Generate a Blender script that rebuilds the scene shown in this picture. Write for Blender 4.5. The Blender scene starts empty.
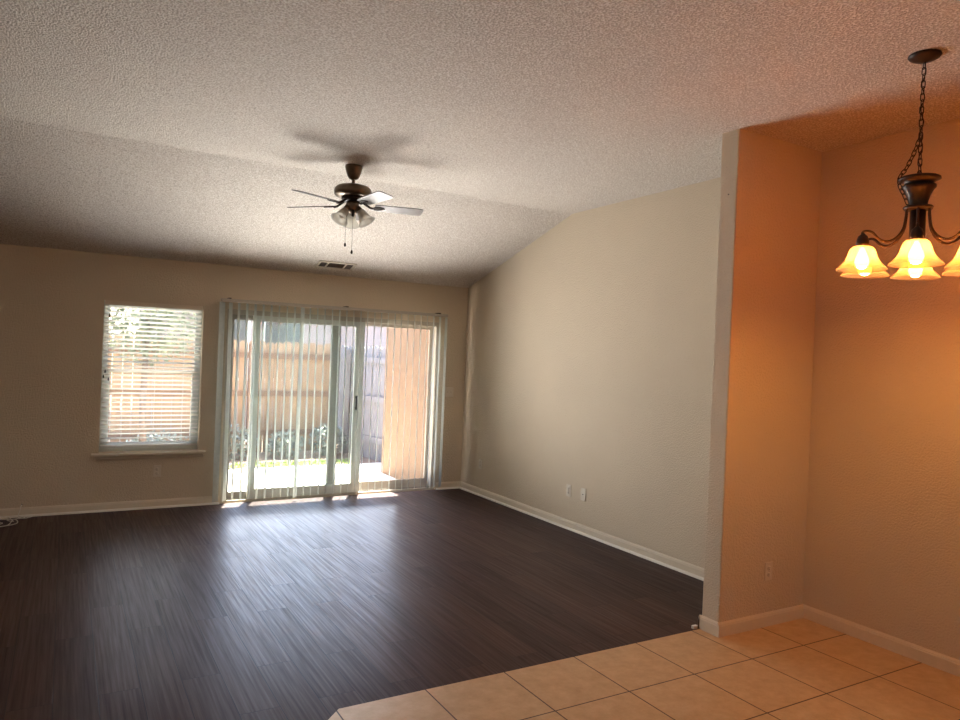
import bpy, bmesh, math, random
from mathutils import Vector, Matrix
PI = math.pi
rad = math.radians
sin, cos = math.sin, math.cos
scene = bpy.context.scene
col = scene.collection
random.seed(7)

# ------------------------------------------------------------------ camera
CAM_H = 1.62
yaw, pitch, roll = 0.5256, -0.0056, 0.0402
F = Vector((sin(yaw)*cos(pitch), cos(yaw)*cos(pitch), sin(pitch)))
rt0 = Vector((cos(yaw), -sin(yaw), 0)); up0 = rt0.cross(F)
RT = cos(roll)*rt0 + sin(roll)*up0
UP = -sin(roll)*rt0 + cos(roll)*up0
cd = bpy.data.cameras.new('camera')
cam = bpy.data.objects.new('camera', cd); col.objects.link(cam)
cd.sensor_fit = 'HORIZONTAL'; cd.sensor_width = 36.0; cd.lens = 714.23/960*36.0
cd.clip_start = 0.05; cd.clip_end = 200
m = Matrix.Identity(4)
for i in range(3):
    m[i][0], m[i][1], m[i][2] = RT[i], UP[i], -F[i]
m[2][3] = CAM_H
cam.matrix_world = m
scene.camera = cam

# ------------------------------------------------------------------ light and exposure
SKY, SUN, BULB = 0.8, 25.0, 76.0
w = bpy.data.worlds.new('sky'); scene.world = w; w.use_nodes = True
nt = w.node_tree; nt.nodes.clear()
wo = nt.nodes.new('ShaderNodeOutputWorld'); bg = nt.nodes.new('ShaderNodeBackground')
sk = nt.nodes.new('ShaderNodeTexSky'); sk.sky_type = 'NISHITA'; sk.sun_disc = False
sk.sun_elevation = rad(60); sk.sun_rotation = rad(25); sk.dust_density = 2.0
bg.inputs['Strength'].default_value = SKY
nt.links.new(sk.outputs[0], bg.inputs['Color']); nt.links.new(bg.outputs[0], wo.inputs['Surface'])
sd = bpy.data.lights.new('sun', 'SUN'); sd.energy = SUN; sd.angle = rad(0.6); sd.color = (1.0, 0.90, 0.76)
so = bpy.data.objects.new('sun', sd); col.objects.link(so)
sundir = Vector((0.21, 0.45, 0.87)).normalized()
so.rotation_euler = sundir.to_track_quat('Z', 'Y').to_euler()
so.location = (4, 14, 12)
# daylight lamps added inside the room before the blinds, boosting sun and sky
def daylight_fill(name, x, y, z, sx, sz, tilt, watts, color):
    ld = bpy.data.lights.new(name, 'AREA'); ld.shape = 'RECTANGLE'; ld.size = sx; ld.size_y = sz; ld.energy = watts; ld.color = color; ld.spread = rad(125)
    lo = bpy.data.objects.new(name, ld); col.objects.link(lo); lo.location = (x, y, z)
    lo.rotation_euler = Vector((0, cos(rad(tilt)), -sin(rad(tilt)))).to_track_quat('Z', 'Y').to_euler()
for k in range(4):
    daylight_fill('door_fill', 2.35, 7.42, .28+.42*k, 1.8, .38, 29, (11.5, 9.5, 7.5, 5.5)[k], (1.0, .965, .92))
for k in range(3):
    daylight_fill('window_fill', .745, 7.52, .80+.42*k, .84, .36, 24, 1.0, (1.0, .965, .92))
vs = scene.view_settings
vs.view_transform = 'Standard'; vs.look = 'None'; vs.gamma = 1.0; vs.use_curve_mapping = False
vs.exposure = 1.25
scene.cycles.diffuse_bounces = 8; scene.cycles.max_bounces = 16; scene.cycles.transparent_max_bounces = 16

# ------------------------------------------------------------------ dimensions (metres)
YB, XR, ZB = 7.638, 4.222, 2.444
YR, ZR = 5.601, 3.038
YW, TH, XW = 2.941, 0.134, 3.43
YT = YW+TH                      # tile edge
XL, YN = -2.3, -3.6             # left wall, wall behind the camera
WT = 0.16                       # outer wall thickness
KS = (ZR-ZB)/(YB-YR)

# ------------------------------------------------------------------ materials
class NT:
    def __init__(s, name):
        s.m = bpy.data.materials.new(name); s.m.use_nodes = True
        s.t = s.m.node_tree; s.t.nodes.clear()
        s.out = s.n('ShaderNodeOutputMaterial')
    def n(s, typ, **kw):
        nd = s.t.nodes.new(typ)
        for k, v in kw.items():
            if k in nd.inputs.keys(): nd.inputs[k].default_value = v
            else: setattr(nd, k, v)
        return nd
    def l(s, a, b): s.t.links.new(a, b)
    def bsdf(s, color=(.5, .5, .5), rough=.5, metal=0, **kw):
        b = s.n('ShaderNodeBsdfPrincipled')
        b.inputs['Base Color'].default_value = (*color, 1)
        b.inputs['Roughness'].default_value = rough
        b.inputs['Metallic'].default_value = metal
        for k, v in kw.items(): b.inputs[k].default_value = v
        s.l(b.outputs[0], s.out.inputs['Surface'])
        s.b = b; return b
    def coord(s, scale=(1, 1, 1), loc=(0, 0, 0), rot=(0, 0, 0)):
        tc = s.n('ShaderNodeTexCoord'); mp = s.n('ShaderNodeMapping')
        mp.inputs['Scale'].default_value = scale; mp.inputs['Location'].default_value = loc
        mp.inputs['Rotation'].default_value = rot
        s.l(tc.outputs['Object'], mp.inputs['Vector']); return mp.outputs[0]
    def noise(s, vec, scale, detail=2, rough=.5):
        nd = s.n('ShaderNodeTexNoise'); nd.inputs['Scale'].default_value = scale
        nd.inputs['Detail'].default_value = detail; nd.inputs['Roughness'].default_value = rough
        s.l(vec, nd.inputs['Vector']); return nd.outputs['Fac']
    def ramp(s, fac, stops):
        r = s.n('ShaderNodeValToRGB'); e = r.color_ramp.elements
        while len(e) < len(stops): e.new(.5)
        for q, (p, c) in zip(e, stops):
            q.position = p; q.color = (*c, 1) if len(c) == 3 else c
        s.l(fac, r.inputs[0]); return r.outputs[0]
    def bump(s, h, strength, dist, prev=None):
        b = s.n('ShaderNodeBump'); b.inputs['Strength'].default_value = strength
        b.inputs['Distance'].default_value = dist; s.l(h, b.inputs['Height'])
        if prev: s.l(prev, b.inputs['Normal'])
        return b.outputs[0]

def simple(name, color, rough=.5, metal=0, var=.06, scale=30, **kw):
    t = NT(name); b = t.bsdf(color, rough, metal, **kw)
    f = t.noise(t.coord(), scale, 3)
    lo = tuple(max(0, c*(1-var)) for c in color); hi = tuple(min(1, c*(1+var)) for c in color)
    t.l(t.ramp(f, [(.3, lo), (.7, hi)]), b.inputs['Base Color'])
    return t.m

def mat_wall(name, color, sc=95, dist=.003, strength=.8):
    t = NT(name); b = t.bsdf(color, .72)
    v = t.coord()
    f = t.noise(v, 1.3, 3)
    t.l(t.ramp(f, [(.3, tuple(c*.96 for c in color)), (.7, tuple(c*1.03 for c in color))]), b.inputs['Base Color'])
    h = t.ramp(t.noise(v, sc, 3), [(.35, (0, 0, 0)), (.65, (1, 1, 1))])
    t.l(t.bump(h, strength, dist), b.inputs['Normal']); return t.m

M = {}
M['wall'] = mat_wall('wall_paint', (.625, .53, .40))
def mat_ceiling():
    t = NT('ceiling_texture'); b = t.bsdf((.80, .745, .67), .75)
    v = t.coord()
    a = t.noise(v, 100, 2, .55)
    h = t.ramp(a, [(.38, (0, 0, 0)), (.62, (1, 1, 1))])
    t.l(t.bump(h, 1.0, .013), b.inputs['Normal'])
    t.l(t.ramp(a, [(.34, (.60, .525, .46)), (.50, (.82, .735, .65)), (.62, (.98, .93, .87))]), b.inputs['Base Color']); return t.m  # shaded pits and bright sparkle of the texture painted into the colour
M['ceiling'] = mat_ceiling()

def mat_vinyl():
    t = NT('dark_vinyl_planks'); b = t.bsdf((.04, .025, .018), .42)
    b.inputs['Specular IOR Level'].default_value = 0
    gl = t.n('ShaderNodeBsdfGlossy'); gl.inputs[0].default_value = (.74, .84, 1, 1)     # satin wear layer, its blue tint imitating reflected sky
    ms = t.n('ShaderNodeMixShader'); 
    lw = t.n('ShaderNodeLayerWeight'); pw = t.n('ShaderNodeMath', operation='POWER'); pw.inputs[1].default_value = 3.0
    ma = t.n('ShaderNodeMath', operation='MULTIPLY_ADD'); ma.inputs[1].default_value = .27; ma.inputs[2].default_value = .006
    t.l(lw.outputs['Facing'], pw.inputs[0]); t.l(pw.outputs[0], ma.inputs[0])
    gm_ = t.n('ShaderNodeMath', operation='MULTIPLY'); t.l(ma.outputs[0], gm_.inputs[0]); t.l(gm_.outputs[0], ms.inputs[0])
    t.l(b.outputs[0], ms.inputs[1]); t.l(gl.outputs[0], ms.inputs[2]); t.l(ms.outputs[0], t.out.inputs['Surface'])
    tc = t.n('ShaderNodeTexCoord'); sp = t.n('ShaderNodeSeparateXYZ'); cb = t.n('ShaderNodeCombineXYZ')
    t.l(tc.outputs['Object'], sp.inputs[0])
    t.l(sp.outputs['Y'], cb.inputs['X']); t.l(sp.outputs['X'], cb.inputs['Y'])
    br = t.n('ShaderNodeTexBrick'); t.l(cb.outputs[0], br.inputs['Vector'])
    br.offset = .37; br.offset_frequency = 2; br.squash = 1
    for k, val in (('Scale', 1), ('Mortar Size', .0012), ('Mortar Smooth', .2), ('Bias', 0), ('Brick Width', 1.22), ('Row Height', .178)):
        br.inputs[k].default_value = val
    br.inputs['Color1'].default_value = (.25, .25, .25, 1); br.inputs['Color2'].default_value = (.75, .75, .75, 1)
    br.inputs['Mortar'].default_value = (.45, .45, .45, 1)
    # the plank's own tone shifts its grain
    mp = t.n('ShaderNodeMapping'); mp.inputs['Scale'].default_value = (.75, 30, 1)
    t.l(cb.outputs[0], mp.inputs['Vector'])
    ad = t.n('ShaderNodeVectorMath'); ad.operation = 'ADD'
    sc = t.n('ShaderNodeVectorMath'); sc.operation = 'SCALE'; sc.inputs['Scale'].default_value = 9
    t.l(br.outputs['Color'], sc.inputs[0]); t.l(mp.outputs[0], ad.inputs[0]); t.l(sc.outputs[0], ad.inputs[1])
    g = t.noise(ad.outputs[0], 2.2, 6, .62)
    mx = t.n('ShaderNodeMix', data_type='FLOAT'); mx.inputs['Factor'].default_value = .36
    bw = t.n('ShaderNodeRGBToBW'); t.l(br.outputs['Color'], bw.inputs[0])
    t.l(g, mx.inputs['A']); t.l(bw.outputs[0], mx.inputs['B'])
    c = t.ramp(mx.outputs['Result'], [(.28, (.034, .0155, .0095)), (.5, (.064, .032, .020)), (.72, (.096, .054, .036))])
    mo = t.n('ShaderNodeMix', data_type='RGBA'); t.l(br.outputs['Fac'], mo.inputs['Factor'])
    t.l(c, mo.inputs['A']); mo.inputs['B'].default_value = (.012, .008, .006, 1)
    t.l(mo.outputs['Result'], b.inputs['Base Color'])
    t.l(t.ramp(g, [(.3, (.42,)*3), (.7, (.30,)*3)]), gl.inputs['Roughness'])
    t.l(t.ramp(g, [(.34, (.66,)*3), (.66, (.98,)*3)]), gm_.inputs[1])
    iv = t.n('ShaderNodeMath', operation='SUBTRACT'); iv.inputs[0].default_value = 1; t.l(br.outputs['Fac'], iv.inputs[1])
    n1 = t.bump(g, .30, .0012)
    nb_ = t.bump(iv.outputs[0], .6, .0012, n1)
    t.l(nb_, b.inputs['Normal']); t.l(nb_, gl.inputs['Normal'])
    return t.m
M['vinyl'] = mat_vinyl()

TX0, TT, TY1 = 1.104, 0.449, 2.632
def mat_tile():
    t = NT('tan_ceramic_tile'); b = t.bsdf((.5, .36, .22), .42)
    v = t.coord(loc=(-TX0+10*TT, -TY1+30*TT, 0))
    br = t.n('ShaderNodeTexBrick'); t.l(v, br.inputs['Vector'])
    br.offset = 0; br.squash = 1
    for k, val in (('Scale', 1), ('Mortar Size', .0040), ('Mortar Smooth', .25), ('Bias', 0), ('Brick Width', TT), ('Row Height', TT)):
        br.inputs[k].default_value = val
    br.inputs['Color1'].default_value = (.4, .4, .4, 1); br.inputs['Color2'].default_value = (.6, .6, .6, 1)
    bw = t.n('ShaderNodeRGBToBW'); t.l(br.outputs['Color'], bw.inputs[0])
    f = t.noise(v, 11, 8, .7)
    mx = t.n('ShaderNodeMix', data_type='FLOAT'); mx.inputs['Factor'].default_value = .25
    t.l(f, mx.inputs['A']); t.l(bw.outputs[0], mx.inputs['B'])
    c = t.ramp(mx.outputs['Result'], [(.32, (.44, .285, .15)), (.5, (.54, .37, .205)), (.66, (.62, .45, .27))])
    mo = t.n('ShaderNodeMix', data_type='RGBA'); t.l(br.outputs['Fac'], mo.inputs['Factor'])
    t.l(c, mo.inputs['A']); mo.inputs['B'].default_value = (.045, .022, .012, 1)
    t.l(mo.outputs['Result'], b.inputs['Base Color'])
    iv = t.n('ShaderNodeMath', operation='SUBTRACT'); iv.inputs[0].default_value = 1; t.l(br.outputs['Fac'], iv.inputs[1])
    n1 = t.bump(f, .15, .001)
    t.l(t.bump(iv.outputs[0], .7, .0015, n1), b.inputs['Normal']); return t.m
M['tile'] = mat_tile()
M['trim'] = simple('cream_trim_paint', (.68, .60, .48), .42, var=.02)
M['shoe'] = simple('white_shoe_molding', (.80, .76, .70), .4, var=.02)
M['plate'] = simple('ivory_plastic', (.66, .59, .49), .35, var=.02)
M['slot'] = simple('dark_slot', (.03, .025, .02), .6)
M['vinyl_frame'] = simple('white_vinyl_frame', (.58, .61, .57), .4, var=.02)
M['alu'] = simple('grey_aluminium_frame', (.30, .29, .26), .5, .1, var=.03)
M['almond'] = simple('almond_door_frame', (.44, .40, .34), .45, var=.03)
M['black'] = simple('black_plastic', (.012, .012, .012), .4)
M['bronze'] = simple('dark_bronze', (.030, .018, .012), .42, .45, var=.2)
M['fan_metal'] = simple('antique_brass_brown', (.16, .115, .075), .36, .7, var=.12)
M['blade'] = simple('dark_walnut_blade', (.085, .065, .052), .42, 0, var=.25, scale=12, **{'Specular IOR Level': .30})
M['cable'] = simple('white_cable', (.72, .69, .64), .45)
M['vent'] = simple('ivory_vent_metal', (.60, .52, .42), .45, var=.03)
M['vent_slot'] = simple('shadowed_louver_brown', (.10, .07, .05), .6)  # shade among the ivory louvers put into their colour
M['vent_dark'] = simple('vent_duct_dark', (.05, .035, .025), .7)

def mat_glass():
    t = NT('window_glass')
    tr = t.n('ShaderNodeBsdfTransparent'); gl = t.n('ShaderNodeBsdfGlossy'); mx = t.n('ShaderNodeMixShader')
    tr.inputs[0].default_value = (.93, .95, .94, 1); gl.inputs['Roughness'].default_value = .02
    lw = t.n('ShaderNodeLayerWeight')
    pw = t.n('ShaderNodeMath', operation='POWER'); pw.inputs[1].default_value = 5.0
    t.l(lw.outputs['Facing'], pw.inputs[0])
    ml = t.n('ShaderNodeMath', operation='MULTIPLY_ADD'); ml.inputs[1].default_value = .9; ml.inputs[2].default_value = .035
    t.l(pw.outputs[0], ml.inputs[0]); t.l(ml.outputs[0], mx.inputs[0])
    t.l(tr.outputs[0], mx.inputs[1]); t.l(gl.outputs[0], mx.inputs[2])
    veil = t.n('ShaderNodeBsdfTranslucent'); veil.inputs[0].default_value = (.78, .84, .90, 1)   # faint veil mixed in to imitate hazy glare
    mz = t.n('ShaderNodeMixShader'); mz.inputs[0].default_value = .002
    t.l(mx.outputs[0], mz.inputs[1]); t.l(veil.outputs[0], mz.inputs[2]); t.l(mz.outputs[0], t.out.inputs['Surface'])
    return t.m
M['glass'] = mat_glass()
def mat_mix_transparent(name, color, amount, trans=.5, tint=(1, 1, 1), rough=.5):
    """thin sheet: diffuse plus translucent, partly see-through"""
    t = NT(name)
    d = t.n('ShaderNodeBsdfDiffuse'); l_ = t.n('ShaderNodeBsdfTranslucent'); tr = t.n('ShaderNodeBsdfTransparent')
    f = t.noise(t.coord(), 24, 3)
    cc = t.ramp(f, [(.3, tuple(c*.94 for c in color)), (.7, tuple(min(1, c*1.04) for c in color))])
    t.l(cc, d.inputs[0]); t.l(cc, l_.inputs[0]); tr.inputs[0].default_value = (*tint, 1)
    a = t.n('ShaderNodeMixShader'); a.inputs[0].default_value = trans
    t.l(d.outputs[0], a.inputs[1]); t.l(l_.outputs[0], a.inputs[2])
    b = t.n('ShaderNodeMixShader'); b.inputs[0].default_value = amount
    t.l(a.outputs[0], b.inputs[1]); t.l(tr.outputs[0], b.inputs[2])
    t.l(b.outputs[0], t.out.inputs['Surface']); return t.m
M['vane'] = mat_mix_transparent('vane_pvc', (.70, .735, .715), .14, .38)
M['slat'] = mat_mix_transparent('white_blind_slat', (.72, .71, .68), 0, .22)
M['screen'] = mat_mix_transparent('insect_screen', (.10, .10, .11), .93, .1)
M['frost'] = mat_mix_transparent('frosted_fan_glass', (.72, .70, .64), .25, .5)
M['amber'] = mat_mix_transparent('amber_alabaster_glass', (.44, .47, .51), .56, .7, (1, .72, .40))
def mat_emit(name, color, strength):
    t = NT(name); e = t.n('ShaderNodeEmission'); e.inputs[0].default_value = (*color, 1); e.inputs[1].default_value = strength
    t.l(e.outputs[0], t.out.inputs['Surface']); return t.m
M['bulb'] = mat_emit('warm_bulb', (1.0, .385, .09), BULB)
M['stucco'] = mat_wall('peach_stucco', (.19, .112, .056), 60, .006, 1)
M['house'] = mat_wall('mauve_stucco', (.33, .29, .28), 40, .004, .8)
M['concrete'] = simple('pale_patio_concrete', (.78, .75, .70), .85, var=.08, scale=6)
M['soil'] = simple('planting_soil', (.20, .14, .10), .95, var=.4, scale=20)
M['fence_new'] = None
def mat_fence(name, a, b_):
    t = NT(name); b = t.bsdf(a, .8)
    tc = t.n('ShaderNodeTexCoord'); mp = t.n('ShaderNodeMapping'); mp.inputs['Scale'].default_value = (7, 7, .5)
    t.l(tc.outputs['Object'], mp.inputs['Vector'])
    f = t.noise(mp.outputs[0], 1.6, 6, .7)
    t.l(t.ramp(f, [(.3, a), (.7, b_)]), b.inputs['Base Color']); return t.m
M['fence_new'] = mat_fence('tan_cedar', (.27, .165, .098), (.37, .25, .16))
M['fence_rail'] = mat_fence('brown_rail', (.16, .09, .055), (.21, .125, .08))
M['fence_old'] = mat_fence('weathered_grey_wood', (.15, .14, .147), (.23, .22, .22))
M['leaf'] = simple('shrub_leaf', (.22, .25, .22), .6, var=.5, scale=9)
M['leaf_light'] = mat_mix_transparent('tree_leaf', (.24, .27, .19), 0, .45)
M['grass'] = simple('lawn_grass', (.22, .36, .08), .8, var=.4, scale=30)
M['bark'] = simple('bark', (.16, .11, .08), .9, var=.3)
M['roof'] = simple('roof_soffit', (.55, .46, .36), .7)
M['dark_glass'] = simple('dark_pane', (.10, .12, .12), .12)

# ------------------------------------------------------------------ mesh helpers
class MB:
    def __init__(s): s.v, s.f, s.sm = [], [], []
    def add(s, vs, fs, smooth=False):
        k = len(s.v); s.v += [tuple(p) for p in vs]
        s.f += [tuple(i+k for i in f) for f in fs]; s.sm += [smooth]*len(fs); return s
    def box(s, a, b):
        (x0, y0, z0), (x1, y1, z1) = a, b
        v = [(x0,y0,z0),(x1,y0,z0),(x1,y1,z0),(x0,y1,z0),(x0,y0,z1),(x1,y0,z1),(x1,y1,z1),(x0,y1,z1)]
        return s.add(v, [(0,3,2,1),(4,5,6,7),(0,1,5,4),(1,2,6,5),(2,3,7,6),(3,0,4,7)])
    def prism(s, poly, vec):
        """poly: ordered 3-D points of one cap, vec: extrusion"""
        n = len(poly); vec = Vector(vec); p = [Vector(q) for q in poly]
        v = p+[q+vec for q in p]
        return s.add(v, [tuple(range(n))[::-1], tuple(range(n, 2*n))]+[(i, (i+1)%n, (i+1)%n+n, i+n) for i in range(n)])
    def lathe(s, prof, c=(0,0,0), n=28, M3=None, closed=False):
        """prof: list of (r, z)"""
        v = []; f = []
        for r, z in prof:
            for i in range(n):
                a = 2*PI*i/n; p = Vector((r*cos(a), r*sin(a), z))
                if M3: p = M3 @ p
                v.append(p+Vector(c))
        m_ = len(prof)
        for j in range(m_-1 if not closed else m_):
            for i in range(n):
                j2 = (j+1) % m_
                f.append((j*n+i, j*n+(i+1)%n, j2*n+(i+1)%n, j2*n+i))
        if not closed:
            f.append(tuple(range(n))[::-1]); f.append(tuple((m_-1)*n+i for i in range(n)))
        return s.add(v, f, True)
    def tube(s, pts, r, n=10, closed=False):
        pts = [Vector(p) for p in pts]; m_ = len(pts); v = []; f = []
        prev = None
        for i, p in enumerate(pts):
            if closed: t = pts[(i+1)%m_]-pts[i-1]
            else: t = pts[min(i+1, m_-1)]-pts[max(i-1, 0)]
            t.normalize()
            if prev is None:
                a = Vector((0,0,1)) if abs(t.z) < .9 else Vector((1,0,0))
                x = t.cross(a).normalized()
            else:
                x = (prev - t*prev.dot(t)).normalized()
            prev = x; y = t.cross(x)
            rr = r[i] if isinstance(r, (list, tuple)) else r
            for k in range(n):
                an = 2*PI*k/n; v.append(p+rr*(cos(an)*x+sin(an)*y))
        for i in range(m_ if closed else m_-1):
            j = (i+1) % m_
            for k in range(n): f.append((i*n+k, i*n+(k+1)%n, j*n+(k+1)%n, j*n+k))
        if not closed:
            f.append(tuple(range(n))[::-1]); f.append(tuple((m_-1)*n+k for k in range(n)))
        return s.add(v, f, True)
    def build(s, name, mat, parent=None, loc=(0,0,0), bevel=0):
        me = bpy.data.meshes.new(name); me.from_pydata(s.v, [], s.f); me.validate()
        bm = bmesh.new(); bm.from_mesh(me); bmesh.ops.recalc_face_normals(bm, faces=bm.faces); bm.to_mesh(me); bm.free()
        if len(me.polygons) == len(s.sm): me.polygons.foreach_set('use_smooth', s.sm)
        me.materials.append(mat)
        o = bpy.data.objects.new(name, me); col.objects.link(o); o.location = loc
        if parent: o.parent = parent
        if bevel:
            b = o.modifiers.new('bevel', 'BEVEL'); b.width = bevel; b.segments = 2; b.limit_method = 'ANGLE'; b.angle_limit = rad(40)
        return o
def smoothpts(pts, k=6):
    """Catmull-Rom through pts"""
    P = [Vector(p) for p in pts]; P = [2*P[0]-P[1]]+P+[2*P[-1]-P[-2]]; o = []
    for i in range(1, len(P)-2):
        for j in range(k):
            t = j/k; a, b, c, d = P[i-1:i+3]
            o.append(.5*((2*b)+(c-a)*t+(2*a-5*b+4*c-d)*t*t+(3*b-a-3*c+d)*t**3))
    o.append(P[-2]); return o
def tag(o, label=None, cat=None, group=None, kind=None):
    for k, v in (('label', label), ('category', cat), ('group', group), ('kind', kind)):
        if v: o[k] = v
    return o
def thing(name, label, cat, loc=(0,0,0), group=None, kind=None, rz=0):
    o = bpy.data.objects.new(name, None); col.objects.link(o); o.location = loc; o.rotation_euler = (0,0,rz)
    o.empty_display_size = .1
    return tag(o, label, cat, group, kind)
def struct(name, mb, mat, label=None, bevel=0):
    o = mb.build(name, mat, bevel=bevel); o['kind'] = 'structure'
    if label: o['label'] = label
    return o

# ------------------------------------------------------------------ room shell
TILE_C = 1.118                   # corner of the tile field
diag = 2.2                       # the tile edge turns 45 degrees towards the room
p_tile = [(TILE_C, YT), (TILE_C-diag, YT-diag), (TILE_C-diag, YN), (XR, YN), (XR, YT)]
struct('floor_tile', MB().prism([(x, y, -.05) for x, y in p_tile], (0, 0, .05)), M['tile'], 'tan square ceramic tile floor of the dining area')
p_vin = [(XL, YB), (XL, YN), (TILE_C-diag, YN), (TILE_C-diag, YT-diag), (TILE_C, YT), (XR, YT), (XR, YB)]
struct('floor', MB().prism([(x, y, -.05) for x, y in p_vin], (0, 0, .05)), M['vinyl'], 'dark brown vinyl plank floor of the living room')
# ceiling: flat part and the slope down to the back wall
struct('ceiling', MB().prism([(XL, YN, ZR), (XL, YR, ZR), (XL, YB+.02, ZB-.02*KS), (XL, YB+.02, ZB+.25), (XL, YR, ZR+.25), (XL, YN, ZR+.25)], (XR-XL, 0, 0)), M['ceiling'],
       'textured cream vaulted ceiling with a fold above the fan')

WX0, WX1, WZ0, WZ1 = .299, 1.19, .555, 2.01     # window opening
DX0, DX1, DZ1 = 1.42, 3.865, 2.0                # sliding door opening
bw = MB()
def wbox(x0, x1, z0, z1): bw.box((x0, YB, z0), (x1, YB+WT, z1))
wbox(XL-.1, WX0, -.05, 2.75); wbox(WX0, WX1, -.05, WZ0-.02); wbox(WX0, WX1, WZ1, 2.75)
wbox(WX1, DX0, -.05, 2.75); wbox(DX0, DX1, DZ1, 2.75); wbox(DX1, XR+.1, -.05, 2.75); wbox(DX0, DX1, -.05, -.012)
struct('wall_back', bw, M['wall'])
struct('wall_right', MB().box((XR, YN, -.05), (XR+.15, YB, 3.3)), M['wall'])
# left wall and the wall behind the camera with an unseen opening added to let in sky light
struct('wall_left', MB().box((XL-.15, YN, -.05), (XL, YB, 3.3)), M['wall'])
nb = MB()
RX0, RX1, RZ0, RZ1 = -1.4, -.4, 1.1, 2.1
for a in ((XL-.15, RX0, -.05, 3.3), (RX1, XR+.15, -.05, 3.3), (RX0, RX1, -.05, RZ0), (RX0, RX1, RZ1, 3.3)):
    nb.box((a[0], YN-.15, a[2]), (a[1], YN, a[3]))
struct('wall_near', nb, M['wall'])
struct('wall_wing', MB().box((XW, YW, 0), (XR, YT, ZR+.02)), M['wall'], 'short wing wall between the living room and the dining corner', bevel=.008)

def baseboard(name, p, q, nrm, shoe=True, h=.083, pieces=None):
    """profile swept from p to q; nrm points into the room"""
    p, q, nrm = Vector((*p, 0)), Vector((*q, 0)), Vector((*nrm, 0))
    prof = [(0, 0), (.014, 0), (.014, h*.76), (.011, h*.82), (.011, h*.88), (.006, h*.96), (.004, h), (0, h)]
    o = struct(name, MB().prism([p+nrm*a+Vector((0, 0, b)) for a, b in prof], q-p), M['trim'])
    if shoe:
        sp = [(.014, 0), (.032, 0), (.031, .008), (.026, .015), (.014, .019)]
        MB().prism([p+nrm*a+Vector((0, 0, b)) for a, b in sp], q-p).build('shoe_molding', M['shoe'], o)
    return o
baseboard('baseboard_back', (XL, YB), (DX0-.015, YB), (0, -1))
baseboard('baseboard_back_right', (DX1+.015, YB), (XR-.001, YB), (0, -1))
baseboard('baseboard_right', (XR, YT+.001), (XR, YB), (-1, 0))
baseboard('baseboard_dining', (XR, YN), (XR, YW), (-1, 0), False)
b_ = baseboard('baseboard_wing', (XW-.014, YW), (XR, YW), (0, -1), False)
prof = [(0, 0), (.014, 0), (.014, .063), (.011, .068), (.011, .073), (.006, .080), (.004, .083), (0, .083)]
MB().prism([(XW-a, YW, z) for a, z in prof], (0, TH+.014, 0)).build('end_board', M['trim'], b_)
o = baseboard('baseboard_wing_back', (XW-.014, YT), (XR, YT), (0, 1))
MB().box((XW-.05, YT+.014, 0), (XW-.014, YT+.032, .018)).build('shoe_molding_end', M['shoe'], o)
baseboard('baseboard_left', (XL, YN), (XL, YB), (1, 0))

# ------------------------------------------------------------------ back window: frame, sashes, glass, stool and apron
win = thing('window_1', 'white single hung window behind the horizontal blind', None, ((WX0+WX1)/2, YB, WZ0), kind='structure')
cx, cz = (WX0+WX1)/2, WZ0
def frame_ring(x0, x1, z0, z1, y0, y1, wl, wr, wb, wt, ox, oy, oz):
    m_ = MB()
    m_.box((x0-ox, y0-oy, z0-oz), (x0+wl-ox, y1-oy, z1-oz)); m_.box((x1-wr-ox, y0-oy, z0-oz), (x1-ox, y1-oy, z1-oz))
    m_.box((x0+wl-ox, y0-oy, z0-oz), (x1-wr-ox, y1-oy, z0+wb-oz)); m_.box((x0+wl-ox, y0-oy, z1-wt-oz), (x1-wr-ox, y1-oy, z1-oz))
    return m_
frame_ring(WX0, WX1, WZ0, WZ1, YB+.085, YB+.15, .03, .03, .03, .03, cx, YB, cz).build('window_frame', M['vinyl_frame'], win)
s1 = frame_ring(WX0+.03, WX1-.03, 1.325, WZ1-.03, YB+.118, YB+.142, .025, .025, .03, .03, cx, YB, cz).build('upper_sash', M['vinyl_frame'], win)
MB().box((WX0+.055-cx, .128, 1.355-cz), (WX1-.055-cx, .132, WZ1-.06-cz)).build('pane', M['glass'], s1)
s2 = frame_ring(WX0+.03, WX1-.03, WZ0+.03, 1.355, YB+.09, YB+.116, .045, .045, .05, .035, cx, YB, cz).build('lower_sash', M['vinyl_frame'], win)
MB().box((WX0+.075-cx, .101, WZ0+.08-cz), (WX1-.075-cx, .105, 1.32-cz)).build('pane', M['glass'], s2)
sl = MB(); sl.prism([(.238-cx, -.062, -.018), (.238-cx, -.062, -.006), (.238-cx, -.054, 0), (.238-cx, .0, 0), (.238-cx, .0, -.018)], (1.012, 0, 0))
sl.box((WX0-cx, 0, -.018), (WX1-cx, .085, 0)); sl.build('window_sill', M['trim'], win)
ap = MB(); ap.prism([(.262-cx, -.036, -.018), (.262-cx, -.034, -.030), (.272-cx, -.022, -.042), (.272-cx, -.018, -.058), (.280-cx, -.008, -.066), (.280-cx, 0, -.066), (.262-cx, 0, -.018)], (.962, 0, 0))
ap.build('apron', M['trim'], win)

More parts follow.
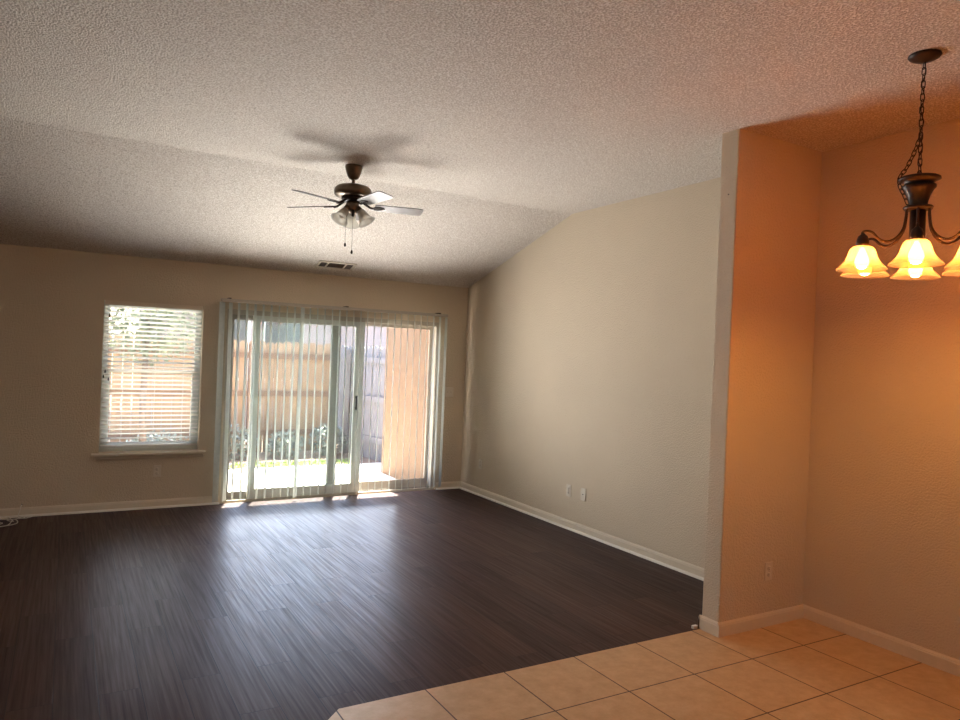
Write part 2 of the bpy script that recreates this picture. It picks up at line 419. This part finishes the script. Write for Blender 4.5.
# horizontal blind hung inside the opening
hb = thing('horizontal_blind', 'white horizontal slat blind open in the window on the back wall', 'blind', (cx, YB+.045, WZ1))
W2 = (WX1-WX0)/2-.008
MB().box((-W2, -.028, -.045), (W2, .028, -.001)).build('headrail', M['vinyl_frame'], hb)
MB().box((-W2, -.038, -.043), (W2, -.030, -.001)).build('valance', M['trim'], hb, bevel=.002)
def slat_mesh(tilt):
    m_ = MB(); n = 6; v = []
    for x in (-W2+.004, W2-.004):
        for i in range(n+1):
            u = -.025+.05*i/n; h = .0030*(1-(u/.025)**2)
            y, z = u*cos(tilt)-h*sin(tilt), u*sin(tilt)+h*cos(tilt)
            v += [(x, y, z+.001), (x, y, z-.001)]
    k = 2*(n+1); f = []
    for i in range(n):
        a = 2*i; f += [(a, a+2, k+a+2, k+a), (a+1, k+a+1, k+a+3, a+3)]
    f += [(0, k, k+1, 1), (2*n, 2*n+1, k+2*n+1, k+2*n)]
    f += [tuple([2*i for i in range(n+1)]+[2*i+1 for i in range(n, -1, -1)]), tuple([k+2*i for i in range(n+1)]+[k+2*i+1 for i in range(n, -1, -1)])]
    return m_.add(v, f)
NS = 31; zs0, zs1 = -.062, -(WZ1-.645)
s0 = slat_mesh(rad(-20)).build('slat', M['slat'], hb); s0.location.z = zs0
for i in range(1, NS):
    c = s0.copy(); col.objects.link(c); c.parent = hb; c.location.z = zs0+(zs1-zs0)*i/(NS-1); c.rotation_euler.x = rad(random.uniform(-1.2, 1.2))
MB().box((-W2+.004, -.026, -(WZ1-.622)), (W2-.004, .026, -(WZ1-.604))).build('bottom_rail', M['slat'], hb, bevel=.003)
for x in (-.26, .02, .28):
    MB().tube([(x, -.027, -.05), (x, -.027, -(WZ1-.62))], .0011, 6).build('ladder_cord', M['cable'], hb)
for k, (x, zl, kn) in enumerate(((-.395, -.13, .02), (-.415, -.66, .025), (-.428, -.71, .025), (-.385, -.735, .025))):
    cdd = MB().tube([(x, -.042, -.05), (x, -.042, zl)], .0009, 6).build('pull_cord', M['cable'], hb)
    MB().lathe([(.002, 0), (.006, -.006), (.008, -.02), (.007, -.03), (.002, -.033)], (x, -.042, zl), 12).build('tassel', M['black'], cdd)

# ------------------------------------------------------------------ sliding patio door
dr = thing('door_1', 'sliding glass patio door standing partly open behind the vertical blind', None, (2.64, YB, 0), kind='structure')
dx = 2.64
fr = frame_ring(DX0, DX1, -.012, DZ1, YB+.03, YB+.155, .035, .035, .03, .05, dx, YB, 0).build('door_frame', M['almond'], dr)
MB().box((DX0+.035-dx, .066, .018), (DX1-.035-dx, .072, .034)).build('track', M['alu'], fr)
fp = frame_ring(DX0+.03, 2.665, .02, DZ1-.045, YB+.088, YB+.118, .06, .10, .075, .06, dx, YB, 0).build('fixed_panel', M['alu'], dr)
MB().box((DX0+.09-dx, .1, .095), (2.565-dx, .105, DZ1-.105)).build('pane', M['glass'], fp)
sp_ = frame_ring(1.692, 2.932, .022, DZ1-.048, YB+.042, YB+.074, .075, .105, .10, .06, dx, YB, 0).build('sliding_panel', M['vinyl_frame'], dr)
MB().box((1.767-dx, .056, .122), (2.827-dx, .061, DZ1-.108)).build('pane', M['glass'], sp_)
hd = MB(); hd.box((2.845-dx, .012, .955), (2.870-dx, .024, 1.115)); hd.box((2.845-dx, .024, .96), (2.870-dx, .042, .985)); hd.box((2.845-dx, .024, 1.085), (2.870-dx, .042, 1.11))
hd.build('door_handle', M['black'], sp_, bevel=.003)
sc_ = frame_ring(2.64, DX1-.035, .022, DZ1-.048, YB+.128, YB+.146, .04, .04, .095, .04, dx, YB, 0).build('screen_panel', M['almond'], dr)
MB().box((2.68-dx, .1365, .117), (DX1-.075-dx, .1375, DZ1-.088)).build('screen_mesh', M['screen'], sc_)

# vertical blind in front of the door
VY, VZT, VZB = 7.555, 2.062, .040
vb = thing('vertical_blind', 'white vertical vane blind hanging open across the sliding patio door', 'blind', (2.625, VY, VZT))
MB().box((1.338-2.625, -.021, .005), (3.912-2.625, .021, .036)).build('headrail', M['almond'], vb, bevel=.003)
for x in (1.42, 2.66, 3.80):
    m_ = MB(); m_.box((x-2.625-.014, -.024, .034), (x-2.625+.014, .026, .046)); m_.box((x-2.625-.014, .022, .034), (x-2.625+.014, YB-VY, .046))
    m_.build('bracket', M['bronze'], vb)
def vane_mesh():
    m_ = MB(); n = 6; W = .0445; th = .0005; H = VZT-VZB; rows = 8; v = []
    for j in range(rows+1):
        for i in range(n+1):
            u = -W+2*W*i/n; b = .006*(1-(u/W)**2); z = -H*j/rows
            v += [(u, b+th, z), (u, b-th, z)]
    f = []; R_ = 2*(n+1)
    for j in range(rows):
        for i in range(n):
            a = j*R_+2*i
            f += [(a, a+R_, a+R_+2, a+2), (a+1, a+3, a+R_+3, a+R_+1)]
        for i in (0, 2*n): f.append((j*R_+i, j*R_+i+1, (j+1)*R_+i+1, (j+1)*R_+i))
    for i in range(n):
        f += [(2*i, 2*i+2, 2*i+3, 2*i+1), (rows*R_+2*i, rows*R_+2*i+1, rows*R_+2*i+3, rows*R_+2*i+2)]
    return m_.add(v, f, True)
vp = vane_mesh().build('vane', M['vane'], vb)
NV = 32
spec = {0: 48, 1: 34, 10: 42, NV-1: 46, NV-2: 40, NV-3: 34}
for i in range(NV):
    c = vp if i == 0 else vp.copy()
    if i: col.objects.link(c); c.parent = vb
    x = 1.352+(3.898-1.352)*i/(NV-1)
    a = spec.get(i, 25+random.uniform(-3, 3))           # angle from the wall's normal
    c.location = (x-2.625, 0, 0)
    c.rotation_euler = (random.uniform(-.003, .003), random.uniform(-.003, .003) if i != 10 else .012, rad(90-a))
    tk = MB().box((-.003, -.003, -.004), (.003, .003, .008)).build('vane_clip', M['vinyl_frame'], c)

# ------------------------------------------------------------------ wall plates, vent, nail, cable
def outlet(name, label, loc, rz, kind='duplex', group=None):
    """plate in local XZ, facing -Y"""
    o = thing(name, label, 'light switch' if kind == 'switch' else 'outlet', loc, group, rz=rz)
    w_ = .058 if kind == 'switch' else .035
    MB().box((-w_, -.006, -.0575), (w_, 0, .0575)).build('cover_plate', M['plate'], o, bevel=.002)
    if kind == 'duplex':
        for z in (-.02, .02):
            r = MB().lathe([(.001, -.0085), (.0155, -.0085), (.016, -.006)], (0, 0, 0), 20, Matrix(((1,0,0),(0,0,1),(0,1,0)))).build('receptacle', M['plate'], o, (0, 0, z))
            s_ = MB()
            for x in (-.006, .006): s_.box((x-.001, -.0090, -.002), (x+.001, -.0084, .007))
            s_.box((-.002, -.0090, -.010), (.002, -.0084, -.006)); s_.build('slots', M['slot'], r)
        MB().lathe([(.001, -.0072), (.003, -.0072), (.003, -.006)], (0,0,0), 10, Matrix(((1,0,0),(0,0,1),(0,1,0)))).build('screw', M['alu'], o)
    elif kind == 'jack':
        MB().lathe([(.001, -.0115), (.0045, -.0115), (.005, -.006)], (0,0,0), 14, Matrix(((1,0,0),(0,0,1),(0,1,0)))).build('jack', M['slot'], o)
    else:
        for x in (-.023, .023):
            MB().prism([(x-.005, -.006, -.012), (x-.005, -.013, .008), (x-.005, -.011, .013), (x-.005, -.006, .012)], (.010, 0, 0)).build('toggle', M['plate'], o)
    return o
outlet('wall_outlet', 'small duplex outlet plate under the window sill', (.813, YB, .363), 0)
outlet('wall_outlet', 'slim duplex outlet plate on the right wall, beside the plate with a jack', (XR, 5.478, .363), -PI/2)
outlet('wall_plate', 'cable jack plate with one dark hole on the right wall', (XR, 5.253, .367), -PI/2, 'jack')
outlet('wall_outlet', 'faint outlet plate on the right wall nearest the sliding door', (XR, 7.169, .362), -PI/2)
outlet('wall_outlet', 'faint outlet plate low on the orange lit wing wall', (3.858, YW, .343), 0)
outlet('light_switch', 'double switch plate on the back wall beside the vertical blind', (4.016, YB, 1.171), 0, 'switch')

# ceiling register on the slope
ev = Vector((0, 1, -KS)).normalized(); nv = Vector((0, -KS, -1)).normalized()   # up the slope is -ev
vc = Vector((2.455, 7.363, 0)); vc.z = ZB+KS*(YB-vc.y)
vr = thing('ceiling_vent', 'ivory air register with dark slots on the sloped ceiling', 'vent', vc)
B3 = Matrix((Vector((1,0,0)), -ev, nv)).transposed()      # local x, y(up the slope), z(out of ceiling, down)
def lb(m_, a, b):
    q = MB().box(a, b); return m_.add([B3 @ Vector(p) for p in q.v], q.f)
f_ = MB(); hx, hy = .205, .088
for a, b in (((-hx, -hy, -.002), (hx, -hy+.024, .009)), ((-hx, hy-.024, -.002), (hx, hy, .009)), ((-hx, -hy, -.002), (-hx+.026, hy, .009)), ((hx-.026, -hy, -.002), (hx, hy, .009)),
             ((-.105, -hy, -.001), (-.090, hy, .008)), ((.090, -hy, -.001), (.105, hy, .008))): lb(f_, a, b)
f_.build('vent_frame', M['vent'], vr)
d_ = MB(); lb(d_, (-hx+.01, -hy+.01, -.002), (hx-.01, hy-.01, .0005)); d_.build('duct_shade', M['vent_dark'], vr)  # dark plate standing in for the shade inside the register
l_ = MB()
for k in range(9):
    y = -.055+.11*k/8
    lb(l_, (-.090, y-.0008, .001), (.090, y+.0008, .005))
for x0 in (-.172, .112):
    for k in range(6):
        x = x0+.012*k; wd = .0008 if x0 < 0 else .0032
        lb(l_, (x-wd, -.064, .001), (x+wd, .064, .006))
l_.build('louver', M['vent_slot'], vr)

tag(MB().lathe([(.0005, .004), (.004, .003), (.004, 0), (.0015, 0), (.0015, -.02), (.0005, -.02)], (0,0,0), 10, Matrix(((0,0,-1),(0,1,0),(1,0,0)))).build('nail', M['slot'], loc=(XW, 3.003, 2.655)),
    'tiny dark nail high on the end of the wing wall', 'nail')

cb = thing('coaxial_cable', 'coiled white coaxial cable lying on the dark floor below the far left wall', 'cable', (-.30, YB, 0))
pts = [(0, -.004, .109), (-.005, -.03, .10), (-.012, -.045, .06), (-.02, -.055, .02), (.03, -.08, .006), (-.1, -.13, .006)]
for k in range(26):
    a = 2*PI*k/9+.4; r = .115+.02*sin(k*1.7)
    pts.append((-.19+1.35*r*cos(a), -.27+1.5*r*sin(a), .006+.0023*k*.55+.004*sin(k*2.3)))
pts += [(-.36, -.13, .006), (-.5, -.11, .006)]
MB().tube(smoothpts(pts, 5), .0035, 8).build('wire', M['cable'], cb)
MB().tube(smoothpts([(.085, -.055, .006), (.02, -.10, .006), (-.07, -.11, .03), (-.14, -.15, .035), (-.24, -.22, .02), (-.33, -.20, .006), (-.45, -.28, .006)], 8), .0032, 8).build('wire', M['cable'], cb)
MB().lathe([(.0005, .008), (.006, .008), (.006, 0), (.0005, 0)], (0, 0, .109), 12, Matrix(((1,0,0),(0,0,-1),(0,1,0)))).build('grommet', M['black'], cb)

# ------------------------------------------------------------------ ceiling fan
fan = thing('ceiling_fan', 'bronze five blade ceiling fan with three frosted lamp shades', 'ceiling fan', (1.867, 5.264, ZR))
MB().lathe([(.066, 0), (.067, -.012), (.064, -.024), (.057, -.050), (.046, -.080), (.037, -.096), (.022, -.104)], n=32).build('canopy', M['fan_metal'], fan)
MB().lathe([(.0125, -.10), (.0125, -.150)], n=16).build('downrod', M['fan_metal'], fan)
MB().lathe([(.016, -.138), (.030, -.142), (.075, -.148), (.120, -.160), (.139, -.178), (.143, -.196), (.141, -.222), (.132, -.234), (.10, -.240), (.05, -.243)], n=40).build('motor_housing', M['fan_metal'], fan)
MB().lathe([(.085, -.238), (.088, -.256), (.078, -.270), (.05, -.278)], n=32).build('flywheel', M['bronze'], fan)
MB().lathe([(.036, -.272), (.047, -.280), (.050, -.30), (.049, -.335), (.040, -.350), (.026, -.360), (.010, -.366)], n=28).build('switch_housing', M['fan_metal'], fan)
ZBL = 2.735-ZR
def blade_mb():
    out = []
    for x, hw in ((.17, .046), (.19, .054), (.30, .060), (.44, .064), (.520, .065), (.540, .058), (.549, .040), (.551, .0)):
        out.append((x, hw))
    poly = [(x, -h) for x, h in out]+[(x, h) for x, h in out[::-1][1:]]
    return poly
pit = rad(-12)
for k in range(5):
    a = rad(60+72*k)
    Rz = Matrix.Rotation(a, 3, 'Z') @ Matrix.Rotation(pit, 3, 'X')
    m_ = MB(); poly = blade_mb()
    m_.prism([Rz @ Vector((x, y, -.003)) for x, y in poly], Rz @ Vector((0, 0, .006)))
    bl = m_.build('blade', M['blade'], fan, (0, 0, ZBL))
    br = MB()
    Ra = Matrix.Rotation(a, 3, 'Z')
    br.tube([Ra @ Vector(p) for p in smoothpts([(.07, 0, .034), (.10, 0, .016), (.135, 0, -.004), (.16, 0, -.008)], 5)], [.009]*16, 8)
    for sgn in (-1, 1):
        br.tube([Rz @ Vector(p) for p in smoothpts([(.155, 0, -.006), (.175, .022*sgn, -.006), (.205, .026*sgn, -.006), (.232, .012*sgn, -.006), (.245, 0, -.006)], 5)], .0045, 8)
    br.tube([Rz @ Vector(p) for p in [(.15, 0, -.006), (.25, 0, -.006)]], .004, 8)
    br.build('blade_bracket', M['bronze'], bl)
for k, a in enumerate((rad(150+6), rad(150+6+120), rad(150+6+240))):
    a = [rad(200), rad(-42), rad(75)][k]
    hubp = Vector((.050*cos(a), .050*sin(a), -.325))
    ax = Vector((cos(a)*sin(rad(34)), sin(a)*sin(rad(34)), -cos(rad(34))))
    q = Vector((0, 0, -1)).rotation_difference(ax).to_matrix()
    sk_ = MB().lathe([(.012, .014), (.020, .006), (.022, -.010), (.024, -.028), (.018, -.032)], hubp, 20, q).build('lamp_socket', M['fan_metal'], fan)
    shp = [(.022, -.020), (.026, -.030), (.034, -.055), (.041, -.080), (.051, -.102), (.064, -.118), (.068, -.121), (.066, -.1235),
           (.050, -.106), (.038, -.081), (.031, -.055), (.023, -.032), (.019, -.022)]
    MB().lathe([(r_*1.03, zz*1.06) for r_, zz in shp], hubp, 28, q, closed=True).build('lamp_shade', M['frost'], sk_)
    MB().lathe([(.012, -.03), (.014, -.05), (.022, -.075), (.023, -.088), (.016, -.102), (.004, -.108)], hubp, 16, q).build('bulb', M['plate'], sk_)
bx_ = MB(); bx_.lathe([(.004, -.345), (.010, -.345), (.010, -.395), (.004, -.398)], (-.012, -.048, 0), 12); bx_.build('switch_box', M['bronze'], fan)
for (x, y, z0, z1) in ((-.052, -.012, -.345, -.600), (-.010, -.048, -.39, -.655)):
    ch = MB().tube([(x, y, z0), (x, y, z1)], .0014, 6).build('pull_chain', M['fan_metal'], fan)
    MB().lathe([(.002, .004), (.005, 0), (.008, -.010), (.0085, -.020), (.004, -.026)], (x, y, z1), 12).build('pull_knob', M['bronze'], ch)

# ------------------------------------------------------------------ chandelier
CH = Vector((3.262, 1.791, ZR))
ch = thing('chandelier', 'dark bronze six arm chandelier with lit amber glass shades', 'chandelier', CH)
MB().lathe([(.064, 0), (.066, -.006), (.060, -.014), (.040, -.024), (.018, -.030), (.010, -.033)], n=36).build('canopy', M['bronze'], ch)
def link(m_, c, d, L=.036, Wd=.017, r=.0022, turn=0):
    d = Vector(d).normalized(); a = Vector((1, 0, 0)) if abs(d.x) < .8 else Vector((0, 1, 0))
    x = d.cross(a).normalized(); y = d.cross(x)
    s_ = cos(turn)*x+sin(turn)*y; pts = []
    for i in range(16):
        t = 2*PI*i/16
        pts.append(Vector(c)+d*(L/2-Wd/2)*(1 if cos(t) > 0 else -1)+d*(Wd/2)*cos(t)+s_*(Wd/2)*sin(t))
    m_.tube(pts, r, 6, closed=True)
def chain_along(pts, start_turn=0, L=.036):
    m_ = MB(); P = [Vector(p) for p in pts]; step = L*.80; k = 0; acc = 0
    for a, b in zip(P, P[1:]):
        D = (b-a).length; t = acc
        while t <= D:
            link(m_, a+(b-a)*t/D, b-a, L, turn=start_turn+(k%2)*PI/2+.25); k += 1; t += step
        acc = t-D
    return m_
ztop = 2.495-ZR
chain_along([(0, 0, -.045), (-.006, 0, -.25), (0, 0, ztop-.030)], .3).build('chain', M['bronze'], ch)
lat = (RT*(-1)); lat.z = 0; lat.normalize()            # towards the excess end of the chain
ex = [Vector((0, 0, -.37))+lat*.006]+[lat*r_+Vector((0, 0, z_)) for r_, z_ in ((.030, -.44), (.062, -.51), (.087, -.545), (.085, -.59), (.066, -.625), (.052, -.655))]
chain_along(smoothpts(ex, 4), .1, .030).build('spare_chain', M['bronze'], ch)
wire = [(0, 0, -.03)]+[(.007*sin(k*1.9), .007*cos(k*1.9), -.03-(.47*k/14)) for k in range(1, 15)]+[(.02, 0, ztop-.005)]
MB().tube(smoothpts(wire, 4), .0022, 6).build('power_cord', M['bronze'], ch)
lp = MB(); lp.tube([(cos(t)*.016, 0, ztop+.012+sin(t)*.016) for t in [2*PI*i/16 for i in range(16)]], .003, 8, closed=True); lp.build('hanging_loop', M['bronze'], ch)
z = lambda v: v-ZR
MB().lathe([(.012, z(2.500)), (.030, z(2.499)), (.074, z(2.495)), (.083, z(2.490)), (.084, z(2.482)), (.070, z(2.476)), (.056, z(2.466)), (.058, z(2.462)), (.067, z(2.456)), (.067, z(2.446)), (.058, z(2.436)), (.046, z(2.412)),
            (.038, z(2.385)), (.035, z(2.366)), (.034, z(2.355))], n=40).build('bell_cap', M['bronze'], ch)
MB().lathe([(.030, z(2.366)), (.056, z(2.364)), (.060, z(2.358)), (.056, z(2.350)), (.034, z(2.346))], n=36).build('collar', M['bronze'], ch)
MB().lathe([(.031, z(2.352)), (.031, z(2.200)), (.036, z(2.194)), (.036, z(2.176)), (.024, z(2.162)), (.014, z(2.150)), (.004, z(2.145))], n=30).build('column', M['bronze'], ch)
R_ARM = .238
base_a = math.atan2(-CH.y, -CH.x)                       # one arm points towards the camera
for k in range(6):
    a = base_a+k*PI/3
    Ra = Matrix.Rotation(a, 3, 'Z')
    P = [(.050, 0, z(2.357)), (.052, 0, z(2.315)), (.062, 0, z(2.262)), (.090, 0, z(2.222)), (.128, 0, z(2.203)), (.165, 0, z(2.212)), (.196, 0, z(2.240)), (.222, 0, z(2.246)), (.240, 0, z(2.238)), (R_ARM, 0, z(2.210))]
    arm = MB().tube([Ra @ Vector(p) for p in smoothpts(P, 6)], .0058, 10).build('arm', M['bronze'], ch)
    c = Ra @ Vector((R_ARM, 0, 0))
    MB().lathe([(.006, z(2.236)), (.010, z(2.230)), (.019, z(2.222)), (.024, z(2.208)), (.027, z(2.192)), (.027, z(2.176)), (.020, z(2.172))], c, 24).build('shade_cap', M['bronze'], arm)
    sh = [(.026, 2.178), (.040, 2.175), (.049, 2.166), (.056, 2.148), (.062, 2.128), (.072, 2.108), (.086, 2.092), (.098, 2.082), (.103, 2.074),
          (.101, 2.072), (.096, 2.079), (.084, 2.088), (.069, 2.105), (.059, 2.126), (.053, 2.147), (.046, 2.163), (.038, 2.171), (.026, 2.173)]
    MB().lathe([(r_, z(zz)) for r_, zz in sh], c, 36, closed=True).build('lamp_shade', M['amber'], arm)
    MB().lathe([(.006, z(2.172)), (.013, z(2.158)), (.016, z(2.148)), (.027, z(2.124)), (.030, z(2.108)), (.026, z(2.090)), (.014, z(2.079)), (.003, z(2.076))], c, 20).build('bulb', M['bulb'], arm)

# ------------------------------------------------------------------ outside
G = -.10
struct('patio_ground', MB().box((-9, YB+WT, G-.1), (14, 10.35, G)), M['concrete'], 'sunlit pale concrete patio outside the sliding door')
struct('yard_ground', MB().box((-9, 10.35, G-.1), (14, 30, G)), M['soil'])
struct('wall_patio', MB().box((3.95, YB+WT, G), (5.6, 9.50, 2.62)), M['stucco'], 'peach stucco wall closing the right side of the patio')
ro = MB(); ro.prism([(-6, YB-.3, 2.83), (-6, 8.70, 2.46), (-6, 8.70, 2.59), (-6, YB-.3, 3.35)], (12, 0, 0))
struct('roof', ro, M['roof'], 'roof overhang above the patio door')
gm = MB()
rg = random.Random(3)
for i in range(5200):
    x = rg.uniform(-3, 3.9); y = rg.uniform(10.30, 10.75); h = rg.uniform(.02, .06); a = rg.uniform(0, PI)
    dx_, dy_ = .006*cos(a), .006*sin(a); lx, ly = rg.uniform(-.02, .02), rg.uniform(-.02, .02)
    gm.add([(x-dx_, y-dy_, G), (x+dx_, y+dy_, G), (x+lx, y+ly, G+h)], [(0, 1, 2)])
tag(gm.build('grass', M['grass']), 'narrow strip of sunlit lawn grass beyond the patio', 'grass', kind='stuff')

def fence(name, label, p, q, nrm, mat, rail_mat, hgt, seed, pw=.14):
    rg = random.Random(seed); p = Vector((*p, G)); q = Vector((*q, G)); d = (q-p); L = d.length; d.normalize(); nrm = Vector((*nrm, 0))
    o = thing(name, label, 'fence', p)
    m_ = MB(); n = int(L/pw)
    for i in range(n):
        a = d*(i*pw+.006); b = d*(i*pw+pw-.006); h = hgt+rg.uniform(-.015, .015); c = .03; off = nrm*rg.uniform(0, .006)
        poly = [a, b, b+Vector((0, 0, h-c)), b-d*c+Vector((0, 0, h)), a+d*c+Vector((0, 0, h)), a+Vector((0, 0, h-c))]
        m_.prism([u+off for u in poly], -nrm*.018)
    m_.build('picket_panel', mat, o)
    for z_ in (.28, .92, 1.54):
        r = MB(); a = Vector((0, 0, z_))+nrm*.008; r.prism([a, a+nrm*.038, a+nrm*.038+Vector((0,0,.088)), a+Vector((0,0,.088))], d*L); r.build('rail', rail_mat, o)
    k = 0.4
    while k < L:
        a = d*k+nrm*.046
        r = MB(); r.prism([a-d*.045, a+d*.045, a+d*.045+nrm*.09, a-d*.045+nrm*.09], (0, 0, hgt-.06)); r.build('post', rail_mat, o); k += 2.4
    return o
fence('fence', 'tan wooden picket fence along the back of the yard', (-5, 11.9), (4.05, 11.9), (0, -1), M['fence_new'], M['fence_rail'], 1.82, 1)
fence('fence', 'grey weathered picket fence running back beside the patio wall', (4.12, 11.9), (4.12+.35, 9.3), (-1, 0), M['fence_old'], M['fence_old'], 1.80, 2)

def leafy(name, mat, parent, c, rx, ry, rz, n, size, seed):
    rg = random.Random(seed); m_ = MB()
    for i in range(n):
        while True:
            p = Vector((rg.uniform(-1, 1), rg.uniform(-1, 1), rg.uniform(-1, 1)))
            if .25 < p.length < 1: break
        p = Vector((p.x*rx, p.y*ry, p.z*rz))+Vector(c)
        R3 = Matrix.Rotation(rg.uniform(0, 2*PI), 3, 'Z') @ Matrix.Rotation(rg.uniform(-1.2, 1.2), 3, 'X')
        s_ = size*rg.uniform(.6, 1.3)
        m_.add([p+R3 @ Vector(v) for v in ((0, -s_, 0), (s_*.45, 0, s_*.12), (0, s_, 0), (-s_*.45, 0, s_*.12))], [(0, 1, 2, 3)])
    return m_.build(name, mat, parent)
shrubs = [(.1, .5), (1.2, .42), (2.2, .5), (3.05, .40), (3.75, .5)]
names = ['seen through the lower window panes', 'left of the door opening', 'behind the fixed door panel', 'near the fence corner', 'in front of the fence corner']
for i, (x, h) in enumerate(shrubs):
    s_ = thing('shrub', 'low dark green shrub against the fence, '+names[i], 'shrub', (x, 11.3, G), 'shrubs along the back fence')
    leafy('foliage', M['leaf'], s_, (0, 0, h*.5), min(.46, .46 if i < 3 else .32), .28, h*.55, 620, .045, 40+i)
    MB().tube([(0, 0, 0), (.01, .01, h*.5)], .015, 6).build('stem', M['bark'], s_)
# neighbour's house and tree beyond the fence
hs = thing('house', 'mauve stucco house with dark windows beyond the fence', 'house', (1.6, 15.5, G))
MB().box((0, 0, 0), (11, 5, 3.0)).build('wall', M['house'], hs)
MB().prism([(-.5, -.7, 2.85), (-.5, 6, 2.85), (-.5, 2.6, 4.2)], (12, 0, 0)).build('house_roof', M['roof'], hs)
for x0, x1 in ((1.25, 1.75), (2.0, 2.9), (5.2, 6.1)):
    f2 = frame_ring(x0, x1, 1.0, 2.35, -.03, .02, .06, .06, .06, .06, 0, 0, 0).build('house_window', M['vinyl_frame'], hs)
    MB().box((x0+.06, -.012, 1.06), (x1-.06, -.008, 2.29)).build('pane', M['dark_glass'], f2)
tr = thing('tree', 'leafy green tree before the fence, seen through the upper window blind', 'tree', (.98, 10.95, G))
MB().tube([(0, 0, 0), (-.03, 0, .9), (0, .02, 2.2)], [.05, .045, .03], 10).build('trunk', M['bark'], tr)
leafy('crown', M['leaf_light'], tr, (0, 0, 2.25), .80, .42, .85, 2200, .06, 90)
